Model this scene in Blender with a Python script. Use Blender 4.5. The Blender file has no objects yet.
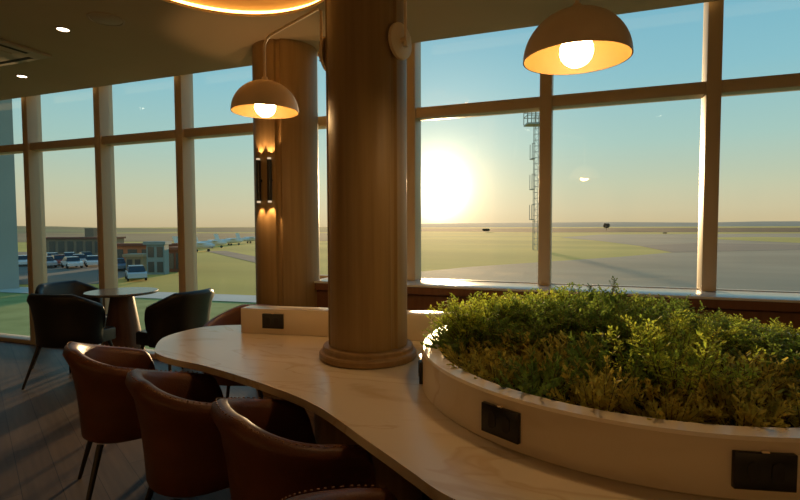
import bpy, bmesh, math, random
from mathutils import Vector, Matrix, noise
PI = math.pi
sc = bpy.context.scene
COL = sc.collection
R = random.Random(7)

# ------------------------------------------------------------------ camera
F, PITCH, ROLL, YAW, EYE = 500.0, 0.04734, -0.00344, 0.3582, 1.4
fw = Vector((-math.sin(YAW)*math.cos(PITCH), math.cos(YAW)*math.cos(PITCH), -math.sin(PITCH)))
r0 = Vector((math.cos(YAW), math.sin(YAW), 0)); u0 = r0.cross(fw)
rt = r0*math.cos(ROLL)+u0*math.sin(ROLL); up = u0*math.cos(ROLL)-r0*math.sin(ROLL)
cam = bpy.data.cameras.new('camera'); cam.sensor_width = 36; cam.lens = 36*F/800
cam.clip_start = .05; cam.clip_end = 20000
co = bpy.data.objects.new('camera', cam); COL.objects.link(co)
M = Matrix((rt, up, -fw)).transposed().to_4x4(); M.translation = Vector((0, 0, EYE))
co.matrix_world = M
sc.camera = co
def at(px, py, z):                      # where the sight line through a picture point meets the level z
    d = fw+rt*((px-400)/F)-up*((py-250)/F)
    return Vector((0, 0, EYE))+d*((z-EYE)/d.z)
def far(px, py, depth):                 # ... and where it stands at a given depth
    d = fw+rt*((px-400)/F)-up*((py-250)/F)
    return Vector((0, 0, EYE))+d*depth

# ------------------------------------------------------------------ materials
def lin(c):
    return tuple(((v/255)/12.92 if v/255 <= .04045 else ((v/255+.055)/1.055)**2.4) for v in c)
def mat(name, col, rough=.5, metal=0, spec=.5, var=0, scale=8, stretch=(1, 1, 1), col2=None, bump=0, coat=0, detail=6, ramp=(.35, .65), bscale=None):
    m = bpy.data.materials.new(name); m.use_nodes = True
    nt = m.node_tree; b = nt.nodes['Principled BSDF']
    b.inputs['Base Color'].default_value = (*col, 1); b.inputs['Roughness'].default_value = rough
    b.inputs['Metallic'].default_value = metal; b.inputs['Specular IOR Level'].default_value = spec
    b.inputs['Coat Weight'].default_value = coat
    if var or col2 or bump:
        tc = nt.nodes.new('ShaderNodeTexCoord'); mp = nt.nodes.new('ShaderNodeMapping')
        mp.inputs['Scale'].default_value = stretch
        nz = nt.nodes.new('ShaderNodeTexNoise'); nz.inputs['Scale'].default_value = scale; nz.inputs['Detail'].default_value = detail
        nt.links.new(tc.outputs['Object'], mp.inputs[0]); nt.links.new(mp.outputs[0], nz.inputs['Vector'])
        if var or col2:
            rp = nt.nodes.new('ShaderNodeValToRGB')
            c2 = col2 if col2 else tuple(v*(1-var) for v in col)
            rp.color_ramp.elements[0].color = (*c2, 1); rp.color_ramp.elements[1].color = (*col, 1)
            rp.color_ramp.elements[0].position = ramp[0]; rp.color_ramp.elements[1].position = ramp[1]
            nt.links.new(nz.outputs['Fac'], rp.inputs[0]); nt.links.new(rp.outputs[0], b.inputs['Base Color'])
        if bump:
            n2 = nz
            if bscale:
                n2 = nt.nodes.new('ShaderNodeTexNoise'); n2.inputs['Scale'].default_value = bscale
                nt.links.new(mp.outputs[0], n2.inputs['Vector'])
            bp = nt.nodes.new('ShaderNodeBump'); bp.inputs['Strength'].default_value = bump; bp.inputs['Distance'].default_value = .01
            nt.links.new(n2.outputs['Fac'], bp.inputs['Height']); nt.links.new(bp.outputs[0], b.inputs['Normal'])
    return m
def emis(name, col, s):
    m = bpy.data.materials.new(name); m.use_nodes = True; nt = m.node_tree; nt.nodes.clear()
    e = nt.nodes.new('ShaderNodeEmission'); e.inputs[0].default_value = (*col, 1); e.inputs[1].default_value = s
    o = nt.nodes.new('ShaderNodeOutputMaterial'); nt.links.new(e.outputs[0], o.inputs[0]); return m

def marble_mat():
    m = bpy.data.materials.new('veined cream marble'); m.use_nodes = True; nt = m.node_tree; b = nt.nodes['Principled BSDF']
    tc = nt.nodes.new('ShaderNodeTexCoord')
    n1 = nt.nodes.new('ShaderNodeTexNoise'); n1.inputs['Scale'].default_value = 1.6; n1.inputs['Detail'].default_value = 3.5; n1.inputs['Roughness'].default_value = .45; n1.inputs['Distortion'].default_value = .9
    mp = nt.nodes.new('ShaderNodeMapping'); mp.inputs['Rotation'].default_value = (0, .3, -.5); mp.inputs['Scale'].default_value = (.9, 2.8, 1.5)
    nt.links.new(tc.outputs['Object'], mp.inputs[0]); nt.links.new(mp.outputs[0], n1.inputs['Vector'])
    rp = nt.nodes.new('ShaderNodeValToRGB'); cr = rp.color_ramp
    cr.elements[0].position = .26; cr.elements[0].color = (.58, .45, .29, 1)
    cr.elements[1].position = .70; cr.elements[1].color = (.76, .67, .53, 1)
    e = cr.elements.new(.40); e.color = (.72, .62, .475, 1)
    e = cr.elements.new(.555); e.color = (.73, .635, .49, 1)
    e = cr.elements.new(.575); e.color = (.64, .51, .35, 1)
    e = cr.elements.new(.61); e.color = (.74, .645, .50, 1)
    nt.links.new(n1.outputs['Fac'], rp.inputs[0]); nt.links.new(rp.outputs[0], b.inputs['Base Color'])
    b.inputs['Roughness'].default_value = .26; b.inputs['Specular IOR Level'].default_value = .45
    return m
def wood_mat(name, c1, c2, rough=.45, axis='Z', scale=1):
    st = {'Z': (26, 26, 1.1), 'X': (1.1, 26, 26)}[axis]
    return mat(name, c1, rough, col2=c2, scale=1.2*scale, stretch=st, bump=.08, ramp=(.3, .7), spec=.35)
def floor_mat():
    m = bpy.data.materials.new('wood plank floor'); m.use_nodes = True; nt = m.node_tree; b = nt.nodes['Principled BSDF']
    tc = nt.nodes.new('ShaderNodeTexCoord'); mp = nt.nodes.new('ShaderNodeMapping'); mp.inputs['Rotation'].default_value = (0, 0, .5)
    br = nt.nodes.new('ShaderNodeTexBrick'); br.inputs['Scale'].default_value = 1
    br.inputs['Color1'].default_value = (.17, .108, .066, 1); br.inputs['Color2'].default_value = (.13, .08, .047, 1); br.inputs['Mortar'].default_value = (.05, .03, .02, 1)
    br.inputs['Mortar Size'].default_value = .002; br.inputs['Brick Width'].default_value = 1.3; br.inputs['Row Height'].default_value = .17
    br.inputs['Bias'].default_value = 0
    nz = nt.nodes.new('ShaderNodeTexNoise'); nz.inputs['Scale'].default_value = 2; nz.inputs['Detail'].default_value = 8
    mp2 = nt.nodes.new('ShaderNodeMapping'); mp2.inputs['Scale'].default_value = (1, 14, 1)
    nt.links.new(tc.outputs['Object'], mp.inputs[0]); nt.links.new(mp.outputs[0], br.inputs['Vector'])
    nt.links.new(mp.outputs[0], mp2.inputs[0]); nt.links.new(mp2.outputs[0], nz.inputs['Vector'])
    mx = nt.nodes.new('ShaderNodeMix'); mx.data_type = 'RGBA'; mx.blend_type = 'MULTIPLY'; mx.inputs[0].default_value = .7
    rp = nt.nodes.new('ShaderNodeValToRGB'); rp.color_ramp.elements[0].color = (.5, .5, .5, 1); rp.color_ramp.elements[0].position = .3; rp.color_ramp.elements[1].position = .7
    nt.links.new(nz.outputs['Fac'], rp.inputs[0]); nt.links.new(br.outputs['Color'], mx.inputs[6]); nt.links.new(rp.outputs[0], mx.inputs[7])
    nt.links.new(mx.outputs[2], b.inputs['Base Color']); b.inputs['Roughness'].default_value = .5; b.inputs['Specular IOR Level'].default_value = .3
    return m
def glass_mat():
    m = bpy.data.materials.new('window glass'); m.use_nodes = True; nt = m.node_tree; nt.nodes.clear()
    t = nt.nodes.new('ShaderNodeBsdfTransparent'); t.inputs[0].default_value = (.97, .985, .975, 1)
    g = nt.nodes.new('ShaderNodeBsdfGlossy'); g.inputs['Roughness'].default_value = .01
    lw = nt.nodes.new('ShaderNodeLayerWeight'); lw.inputs[0].default_value = .5
    pw = nt.nodes.new('ShaderNodeMath'); pw.operation = 'POWER'; pw.inputs[1].default_value = 5; nt.links.new(lw.outputs['Facing'], pw.inputs[0])
    fr = nt.nodes.new('ShaderNodeMath'); fr.operation = 'MULTIPLY_ADD'; fr.inputs[1].default_value = .6; fr.inputs[2].default_value = .025; nt.links.new(pw.outputs[0], fr.inputs[0])
    mx = nt.nodes.new('ShaderNodeMixShader'); o = nt.nodes.new('ShaderNodeOutputMaterial')
    nt.links.new(fr.outputs[0], mx.inputs[0]); nt.links.new(t.outputs[0], mx.inputs[1]); nt.links.new(g.outputs[0], mx.inputs[2]); nt.links.new(mx.outputs[0], o.inputs[0])
    return m
def leaf_mat(name, c, c2):
    m = bpy.data.materials.new(name); m.use_nodes = True; nt = m.node_tree; nt.nodes.clear()
    oi = nt.nodes.new('ShaderNodeObjectInfo'); gm = nt.nodes.new('ShaderNodeTexCoord')
    nz = nt.nodes.new('ShaderNodeTexNoise'); nz.inputs['Scale'].default_value = 22; nz.inputs['Detail'].default_value = 2
    nt.links.new(gm.outputs['Object'], nz.inputs['Vector'])
    rp = nt.nodes.new('ShaderNodeValToRGB'); rp.color_ramp.elements[0].color = (*c2, 1); rp.color_ramp.elements[1].color = (*c, 1)
    rp.color_ramp.elements[0].position = .35; rp.color_ramp.elements[1].position = .65
    nt.links.new(nz.outputs['Fac'], rp.inputs[0])
    d = nt.nodes.new('ShaderNodeBsdfPrincipled'); d.inputs['Roughness'].default_value = .6; d.inputs['Specular IOR Level'].default_value = .2
    t = nt.nodes.new('ShaderNodeBsdfTranslucent'); mx = nt.nodes.new('ShaderNodeMixShader'); mx.inputs[0].default_value = .62
    nt.links.new(rp.outputs[0], d.inputs['Base Color']); nt.links.new(rp.outputs[0], t.inputs[0])
    o = nt.nodes.new('ShaderNodeOutputMaterial')
    nt.links.new(d.outputs[0], mx.inputs[1]); nt.links.new(t.outputs[0], mx.inputs[2]); nt.links.new(mx.outputs[0], o.inputs[0]); return m

MARBLE = marble_mat()
OAK = wood_mat('oak veneer', (.35, .235, .105), (.27, .175, .075), .45)
OAKD = wood_mat('oak veneer base', (.33, .215, .10), (.25, .155, .07), .45)
PANEL = wood_mat('reddish wood panel', (.20, .085, .035), (.15, .06, .025), .4)
FLOOR = floor_mat(); GLASS = glass_mat()
CEIL = mat('ceiling paint', (.50, .39, .24), .9, var=.06, scale=1)
PLASTER = mat('wall paint', (.26, .19, .11), .9, var=.06, scale=1)
FRAME = mat('beige aluminium frame', (.58, .47, .32), .42, spec=.4, var=.05, scale=2)
LEDGE = mat('pale stone ledge', (.70, .68, .64), .22, var=.06, scale=5)
BROWN = mat('brown leather', (.125, .041, .0145), .44, var=.25, scale=6, bump=.15, bscale=160, spec=.45)
BLACKL = mat('black leather', (.010, .010, .011), .40, var=.25, scale=6, bump=.12, bscale=160, spec=.45)
THREAD = mat('pale thread', (.26, .13, .065), .7, var=.1, scale=40)
BMETAL = mat('black metal', (.012, .012, .012), .4, spec=.5, var=.2, scale=20)
CREAM = mat('cream lacquered metal', (.82, .66, .44), .42, spec=.4, var=.05, scale=12)
SHADEIN = mat('shade inside', (.145, .078, .0115), .6, var=.05, scale=12)
PLASTIC = mat('black plastic', (.006, .006, .005), .3, var=.2, scale=30)
SOCKET = mat('black socket face', (.002, .002, .002), .5, var=.2, scale=30)
SOIL = mat('dark soil', (.02, .013, .008), .95, var=.6, scale=40, bump=.8)
WALNUT = wood_mat('dark walnut', (.14, .06, .03), (.09, .038, .018), .4)
TOPW = mat('dark tabletop laminate', (.17, .14, .11), .25, var=.1, scale=5)
GRILLE = mat('off white grille', (.46, .37, .26), .7, var=.05, scale=3)
SLOT = mat('dark slot', (.03, .022, .014), .8, var=.2, scale=3)
LEAF = leaf_mat('fresh green leaves', (.60, .64, .08), (.32, .46, .065))
LEAFD = leaf_mat('deep green leaves', (.28, .38, .065), (.15, .25, .045))
GOLD = leaf_mat('golden sprays', (.60, .49, .09), (.46, .43, .08))
STEM = mat('twig', (.17, .13, .05), .8, var=.3, scale=30)
BULB = emis('glowing bulb', (1, .61, .255), 82)
LED = emis('warm led strip', (1, .46, .10), 15)
DOWN = emis('downlight lens', (1, .82, .6), 9)
TIP = emis('sconce lens', (1, .74, .46), .75)

# ------------------------------------------------------------------ mesh helpers
class MB:
    def __init__(s): s.bm = bmesh.new()
    def quad(s, pts):
        vs = [s.bm.verts.new(p) for p in pts]; return s.bm.faces.new(vs)
    def box(s, lo, hi, bev=0, seg=2):
        x0, y0, z0 = lo; x1, y1, z1 = hi
        v = [s.bm.verts.new(p) for p in ((x0,y0,z0),(x1,y0,z0),(x1,y1,z0),(x0,y1,z0),(x0,y0,z1),(x1,y0,z1),(x1,y1,z1),(x0,y1,z1))]
        fs = [s.bm.faces.new([v[i] for i in q]) for q in ((3,2,1,0),(4,5,6,7),(0,1,5,4),(1,2,6,5),(2,3,7,6),(3,0,4,7))]
        if bev:
            es = list({e for f in fs for e in f.edges})
            bmesh.ops.bevel(s.bm, geom=es, offset=bev, segments=seg, affect='EDGES', profile=.5)
    def obox(s, c, half, ang, bev=0):
        n0 = set(s.bm.verts)
        s.box((-half[0], -half[1], -half[2]), half, bev)
        new = [v for v in s.bm.verts if v not in n0]
        mt = Matrix.Translation(c) @ Matrix.Rotation(ang, 4, 'Z')
        for v in new: v.co = mt @ v.co
    def cyl(s, a, b, ra, rb=None, n=20, cap=True):
        a = Vector(a); b = Vector(b); rb = ra if rb is None else rb
        d = (b-a).normalized(); x = d.orthogonal().normalized(); y = d.cross(x)
        A = [s.bm.verts.new(a+(x*math.cos(t)+y*math.sin(t))*ra) for t in (2*PI*i/n for i in range(n))]
        B = [s.bm.verts.new(b+(x*math.cos(t)+y*math.sin(t))*rb) for t in (2*PI*i/n for i in range(n))]
        for i in range(n): s.bm.faces.new((A[i], A[(i+1) % n], B[(i+1) % n], B[i]))
        if cap: s.bm.faces.new(A[::-1]); s.bm.faces.new(B)
    def tube(s, pts, r, n=10, cap=True):
        pts = [Vector(p) for p in pts]; rings = []; x = None
        for i, p in enumerate(pts):
            d = (pts[min(i+1, len(pts)-1)]-pts[max(i-1, 0)]).normalized()
            x = d.orthogonal().normalized() if x is None else (x-d*x.dot(d)).normalized()
            y = d.cross(x); rr = r[i] if isinstance(r, (list, tuple)) else r
            rings.append([s.bm.verts.new(p+(x*math.cos(t)+y*math.sin(t))*rr) for t in (2*PI*k/n for k in range(n))])
        for A, B in zip(rings, rings[1:]):
            for i in range(n): s.bm.faces.new((A[i], A[(i+1) % n], B[(i+1) % n], B[i]))
        if cap: s.bm.faces.new(rings[0][::-1]); s.bm.faces.new(rings[-1])
    def lathe(s, prof, c=(0, 0, 0), n=64, close=False):
        c = Vector(c); rings = []
        for r, z in prof:
            if r < 1e-6: rings.append([s.bm.verts.new(c+Vector((0, 0, z)))])
            else: rings.append([s.bm.verts.new(c+Vector((r*math.cos(2*PI*i/n), r*math.sin(2*PI*i/n), z))) for i in range(n)])
        pr = list(zip(rings, rings[1:]))
        if close: pr.append((rings[-1], rings[0]))
        for A, B in pr:
            for i in range(n):
                j = (i+1) % n
                if len(A) == 1 and len(B) == 1: continue
                if len(A) == 1: s.bm.faces.new((A[0], B[j], B[i]))
                elif len(B) == 1: s.bm.faces.new((A[i], A[j], B[0]))
                else: s.bm.faces.new((A[i], A[j], B[j], B[i]))
    def prism(s, outline, z0, z1, bev=0, seg=3):
        b = [s.bm.verts.new((x, y, z0)) for x, y in outline]; t = [s.bm.verts.new((x, y, z1)) for x, y in outline]
        n = len(outline); s.bm.faces.new(b[::-1]); top = s.bm.faces.new(t)
        bot = None
        for i in range(n): s.bm.faces.new((b[i], b[(i+1) % n], t[(i+1) % n], t[i]))
        if bev:
            es = [e for e in top.edges]
            bmesh.ops.bevel(s.bm, geom=es, offset=bev, segments=seg, affect='EDGES', profile=.5)
    def grid(s, rows, wrap=False):
        vs = [[s.bm.verts.new(p) for p in r] for r in rows]
        for a, b in zip(vs, vs[1:]):
            m = len(a)
            for i in range(m if wrap else m-1): s.bm.faces.new((a[i], a[(i+1) % m], b[(i+1) % m], b[i]))
        return vs
    def build(s, name, m, parent=None, smooth=True, sharp=40, loc=None, rz=0, sub=0):
        bmesh.ops.recalc_face_normals(s.bm, faces=s.bm.faces)
        me = bpy.data.meshes.new(name); s.bm.to_mesh(me); s.bm.free()
        if smooth:
            for p in me.polygons: p.use_smooth = True
            try: me.set_sharp_from_angle(angle=math.radians(sharp))
            except Exception: pass
        o = bpy.data.objects.new(name, me); COL.objects.link(o); me.materials.append(m)
        if parent: o.parent = parent
        if loc is not None: o.location = loc
        o.rotation_euler.z = rz
        if sub:
            md = o.modifiers.new('sub', 'SUBSURF'); md.levels = sub; md.render_levels = sub
        return o
def tag(o, label=None, cat=None, group=None, kind=None):
    if label: o['label'] = label
    if cat: o['category'] = cat
    if group: o['group'] = group
    if kind: o['kind'] = kind
    return o
def empty(name, loc, rz=0):
    o = bpy.data.objects.new(name, None); COL.objects.link(o); o.location = loc; o.rotation_euler.z = rz; o.empty_display_size = .1
    return o
def copy_tree(o, parent=None):
    c = o.copy(); COL.objects.link(c)
    if parent: c.parent = parent
    for ch in list(o.children): copy_tree(ch, c)
    return c
def struct(o): o['kind'] = 'structure'; return o
def spline(pts, n=8, closed=False):
    out = []; N = len(pts); P = [Vector((*p, 0)) if len(p) == 2 else Vector(p) for p in pts]
    for i in range(N if closed else N-1):
        if closed: p0, p1, p2, p3 = P[i-1], P[i], P[(i+1) % N], P[(i+2) % N]
        else: p0, p1, p2, p3 = P[max(i-1, 0)], P[i], P[i+1], P[min(i+2, N-1)]
        for k in range(n):
            t = k/n
            out.append(.5*((2*p1)+(p2-p0)*t+(2*p0-5*p1+4*p2-p3)*t*t+(3*p1-p0-3*p2+p3)*t**3))
    if not closed: out.append(P[-1])
    return out

# ------------------------------------------------------------------ room shell
GY = 4.117          # glass plane
FY = 3.997          # inner face of the mullions
CZ = 2.90           # ceiling
XL, XR, YB = -8.64, 4.2, -3.6
m = MB(); m.box((XL-.15, YB-.15, -.25), (XR+.15, GY+.08, 0)); struct(m.build('floor', FLOOR, smooth=False))
# ceiling with a round recess
CC = Vector((-2.0, 2.42)); CR = .68
m = MB()
n = 96
ring = [(CC.x+CR*math.cos(2*PI*i/n), CC.y+CR*math.sin(2*PI*i/n)) for i in range(n)]
def on_rect(x, y, x0, x1, y0, y1):
    dx, dy = x-CC.x, y-CC.y
    t = min([(x1-CC.x)/dx if dx > 1e-9 else 1e9, (x0-CC.x)/dx if dx < -1e-9 else 1e9, (y1-CC.y)/dy if dy > 1e-9 else 1e9, (y0-CC.y)/dy if dy < -1e-9 else 1e9])
    return (CC.x+dx*t, CC.y+dy*t)
CY1 = 3.95
rect = [on_rect(x, y, XL-.1, XR+.1, YB-.1, CY1) for x, y in ring]
corners = [(XL-.1, YB-.1), (XR+.1, YB-.1), (XR+.1, CY1), (XL-.1, CY1)]
for cx, cy in corners:                   # pull the nearest spoke into each corner
    k = min(range(n), key=lambda i: (rect[i][0]-cx)**2+(rect[i][1]-cy)**2); rect[k] = (cx, cy)
prof = lambda pts, z: [(x, y, z) for x, y in pts]
scale_r = lambda f: [(CC.x+(x-CC.x)*f, CC.y+(y-CC.y)*f) for x, y in ring]
m.grid([prof(rect, CZ+.2), prof(rect, CZ), prof(ring, CZ), prof(ring, CZ+.02), prof(scale_r(1.09), CZ+.025), prof(scale_r(1.09), CZ+.24), prof(scale_r(.9), CZ+.3), prof(scale_r(.3), CZ+.31)], wrap=True)
m.bm.faces.new([m.bm.verts.new((x, y, CZ+.31)) for x, y in scale_r(.3)])
bmesh.ops.remove_doubles(m.bm, verts=m.bm.verts, dist=1e-4)
struct(m.build('ceiling', CEIL, sharp=30))
m = MB(); m.box((XL-.1, CY1, CZ+.17), (XR+.1, GY+.08, CZ+.25)); struct(m.build('trim_4', CEIL, smooth=False))   # blind pocket lid
for nm, lo, hi in (('wall_left', (XL-.15, YB, 0), (XL, GY+.08, CZ+.2)), ('wall_right', (XR, YB, 0), (XR+.15, GY+.08, CZ+.2)), ('wall_back', (XL-.15, YB-.15, 0), (XR+.15, YB, CZ+.2))):
    m = MB(); m.box(lo, hi); struct(m.build(nm, PLASTER, smooth=False))
for nm, lo, hi in (('baseboard_left', (XL, YB+.02, 0), (XL+.02, FY-.02, .1)), ('baseboard_right', (XR-.02, YB+.02, 0), (XR, 3.6, .1)), ('baseboard_back', (XL, YB, 0), (XR, YB+.02, .1))):
    m = MB(); m.box(lo, hi, .004); struct(m.build(nm, OAKD, smooth=False))

# windows
XS = [-8.55, -7.39, -6.225, -5.063, -3.928, -2.60, -1.45, -.354, .754, 1.862, 2.97, 4.1]
TB, TT = 2.327, 2.418          # transom, true height of its faces
for i, (a, b) in enumerate(zip(XS, XS[1:])):
    low = a > -2.7
    zb = .94 if low else .05
    w = struct(empty('window_%d' % (i+1), (a, GY, 0)))
    def add(name, lo, hi, mt, bev=.004):
        q = MB(); q.box((lo[0]-a, lo[1]-GY, lo[2]), (hi[0]-a, hi[1]-GY, hi[2]), bev); return q.build(name, mt, w)
    z0 = .94 if low else 0
    add('mullion', (a, FY, z0), (a+.09, GY+.05, CZ+.17), FRAME)
    add('transom', (a+.09, FY+.02, 2.306), (b, GY+.04, 2.392), FRAME)
    add('head_rail', (a+.09, FY+.05, 3.0), (b, GY+.04, CZ+.17), FRAME)
    if low:
        add('bottom_rail', (a+.09, GY-.02, .90), (b, GY+.05, .944), FRAME)
    else:
        add('bottom_rail', (a+.09, FY+.01, 0), (b, GY+.05, .05), FRAME)
    add('lower_pane', (a+.09, GY-.004, zb), (b, GY+.004, 2.306), GLASS, 0)
    add('upper_pane', (a+.09, GY-.004, 2.392), (b, GY+.004, 3.0), GLASS, 0)
m = MB(); m.box((4.1, FY, 0), (4.19, GY+.05, CZ+.17), .004); struct(m.build('trim_1', FRAME))
# low wall with wood panels and its stone ledge
m = MB(); m.box((-2.17, 3.99, 0), (XR, GY+.05, .90)); m.box((-2.5, 4.02, 0), (-2.17, GY+.05, .90))
struct(m.build('wall_low', PLASTER, smooth=False))
x = -2.17; k = 0
m = MB()
for x0, x1 in ((-2.17, -1.0), (-1.0, -.1), (-.1, .79), (.79, 1.6), (1.6, 2.5), (2.5, 3.4), (3.4, XR)):
    m.box((x0+.003, 3.74, 0), (x1-.003, 3.985, .855), .003)
m.box((-2.17, 3.76, .855), (XR, 3.985, .88)); m.box((-2.19, 3.705, .868), (XR, 3.985, .9215))
struct(m.build('trim_2', PANEL, smooth=False))
m = MB(); m.box((-2.2, 3.695, .922), (XR, 4.09, .94), .004); struct(m.build('trim_3', LEDGE))

# ------------------------------------------------------------------ columns
def col_outline(c, r, grooves, n=120, gd=.012, gw=.02):
    out = []
    for i in range(n*4):
        t = 2*PI*i/(n*4); rr = r
        for g in grooves:
            d = abs((t-g+PI) % (2*PI)-PI)*r
            if d < gw: rr = r-gd*(1 if d < gw*.55 else (gw-d)/(gw*.45))
        out.append((c[0]+rr*math.cos(t), c[1]+rr*math.sin(t)))
    return out
C1 = (-1.02, 2.265); C2 = (-2.432, 3.72)
rad = math.radians
col1 = struct(empty('column', (0, 0, 0)))
m = MB(); m.prism(col_outline(C1, .196, [rad(-26), rad(100), rad(220)]), .82, CZ); m.build('shaft', OAK, col1, sharp=30)
m = MB(); m.lathe([(.0, .752), (.238, .752), (.243, .758), (.243, .778), (.238, .786), (.228, .788), (.225, .792), (.225, .808), (.220, .816), (.19, .818), (0, .818)], (C1[0], C1[1], 0), 96); m.build('base_ring', OAKD, col1, sharp=30)
col2 = struct(empty('column', (0, 0, 0)))
m = MB(); m.prism(col_outline(C2, .272, [rad(-71), rad(30), rad(150)], gd=.02, gw=.026), 0, CZ); m.build('shaft', OAK, col2, sharp=30)
m = MB(); m.lathe([(.272, .0), (.285, .0), (.285, .09), (.272, .095)], (C2[0], C2[1], 0), 72); m.build('base_ring', OAKD, col2)

# ------------------------------------------------------------------ island table
PC = Vector((.2, 2.225)); PR = .88
tb = tag(empty('island_table', (-.6, 2.2, 0)), 'long wavy cream marble island table wrapped around the wooden column', 'table')
front = [(-2.171, 2.032), (-2.054, 1.94), (-1.889, 1.887), (-1.714, 1.858), (-1.524, 1.806), (-1.333, 1.744), (-1.172, 1.685), (-1.019, 1.622), (-.889, 1.553), (-.77, 1.472), (-.652, 1.385), (-.52, 1.291), (-.426, 1.223), (-.298, 1.138)]
for d in range(-104, 1, 10): front.append((PC.x+1.19*math.cos(rad(d)), PC.y+1.19*math.sin(rad(d))))
for d in range(12, 92, 12): front.append((PC.x+1.14*math.cos(rad(d)), PC.y+1.08*math.sin(rad(d))))
front += [(-.3, 3.22), (-.8, 3.05), (-1.3, 2.93), (-1.75, 2.84), (-2.14, 2.715), (-2.313, 2.60), (-2.358, 2.43), (-2.325, 2.235)]
out = [(v.x+.6, v.y-2.2) for v in spline(front, 8, True)]
m = MB(); m.prism(out, .718, .75, .012, 3); top = m.build('tabletop', MARBLE, tb, sharp=30)
# upstand along its spine
A, B = Vector((-1.98, 2.503)), Vector((-.62, 2.70)); d = (B-A).normalized(); nrm = Vector((-d.y, d.x)); L = (B-A).length
mid = (A+B)/2+nrm*.06
m = MB(); m.obox((mid.x+.6, mid.y-2.2, .8275), (L/2, .06, .0765), math.atan2(d.y, d.x), .004); m.build('upstand', MARBLE, tb)
m = MB(); m.cyl((-.42, .065, 0), (-.42, .065, .711), .27, n=64); m.build('pedestal', OAKD, tb, sharp=30)
m = MB(); m.cyl((.8, .025, 0), (.8, .025, .711), .72, n=80); m.build('pedestal', OAKD, tb, sharp=30)
m = MB(); m.box((-.40, .25, 0), (.5, .50, .711), .005); m.build('pedestal', OAKD, tb)

# planter
pl = tag(empty('planter', (PC.x, PC.y, .7505)), 'large round cream marble planter box on the island table', 'planter')
m = MB(); m.lathe([(PR-.075, 0), (PR-.004, 0), (PR, .004), (PR, .146), (PR-.007, .154), (PR-.068, .154), (PR-.075, .147)], n=160, close=True); m.build('rim_wall', MARBLE, pl, sharp=30)
m = MB()
rows = []
for j in range(22):
    r = (PR-.077)*j/21; rows.append([(r*math.cos(2*PI*i/90), r*math.sin(2*PI*i/90), .095+.012*noise.noise(Vector((r*math.cos(2*PI*i/90)*9, r*math.sin(2*PI*i/90)*9, 0)))) for i in range(90)])
m.grid(rows[1:], wrap=True); m.bm.faces.new([m.bm.verts.new(p) for p in rows[1]])
rows2 = [rows[-1], [(x, y, .005) for x, y, z in rows[-1]]]
m.grid(rows2, wrap=True)
so = m.build('soil', SOIL, pl); so['label'] = 'dark soil between the plants'

# power outlets
def outlet(loc, nx, ny, label):
    o = tag(empty('power_outlet', loc, math.atan2(ny, nx)+PI/2), label, 'power outlet', 'black outlets in the marble')
    q = MB(); q.box((-.067, -.0035, -.044), (.067, .012, .044), .002); q.build('cover_plate', PLASTIC, o)
    for sx in (-.026, .026):
        q = MB()
        for z in (-.011, .011): q.cyl((sx, -.0036, z), (sx, -.0055, z), .0135, n=20)
        q.box((sx-.0135, -.0053, -.011), (sx+.0135, -.0036, .011)); q.build('socket', SOCKET, o)
    q = MB(); q.box((-.008, -.003, .0445), (.008, .006, .049), .001); q.build('latch', CREAM, o)
for ang, z, lb in ((-119.2, .825, 'black twin outlet plate on planter wall below the dense left shrubs'), (-77.4, .828, 'black twin outlet plate at the planter wall nearest the viewer'), (-160.5, .815, 'black outlet plate seen edge-on on planter wall facing the wooden column')):
    c, s = math.cos(rad(ang)), math.sin(rad(ang))
    outlet((PC.x+(PR-.0005+.0085)*c, PC.y+(PR-.0005+.0085)*s, z), c, s, lb)
outlet((-1.766+.0012, 2.534-.0095, .832), -nrm.x, -nrm.y, 'black twin outlet plate on the marble upstand left of the column')

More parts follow.
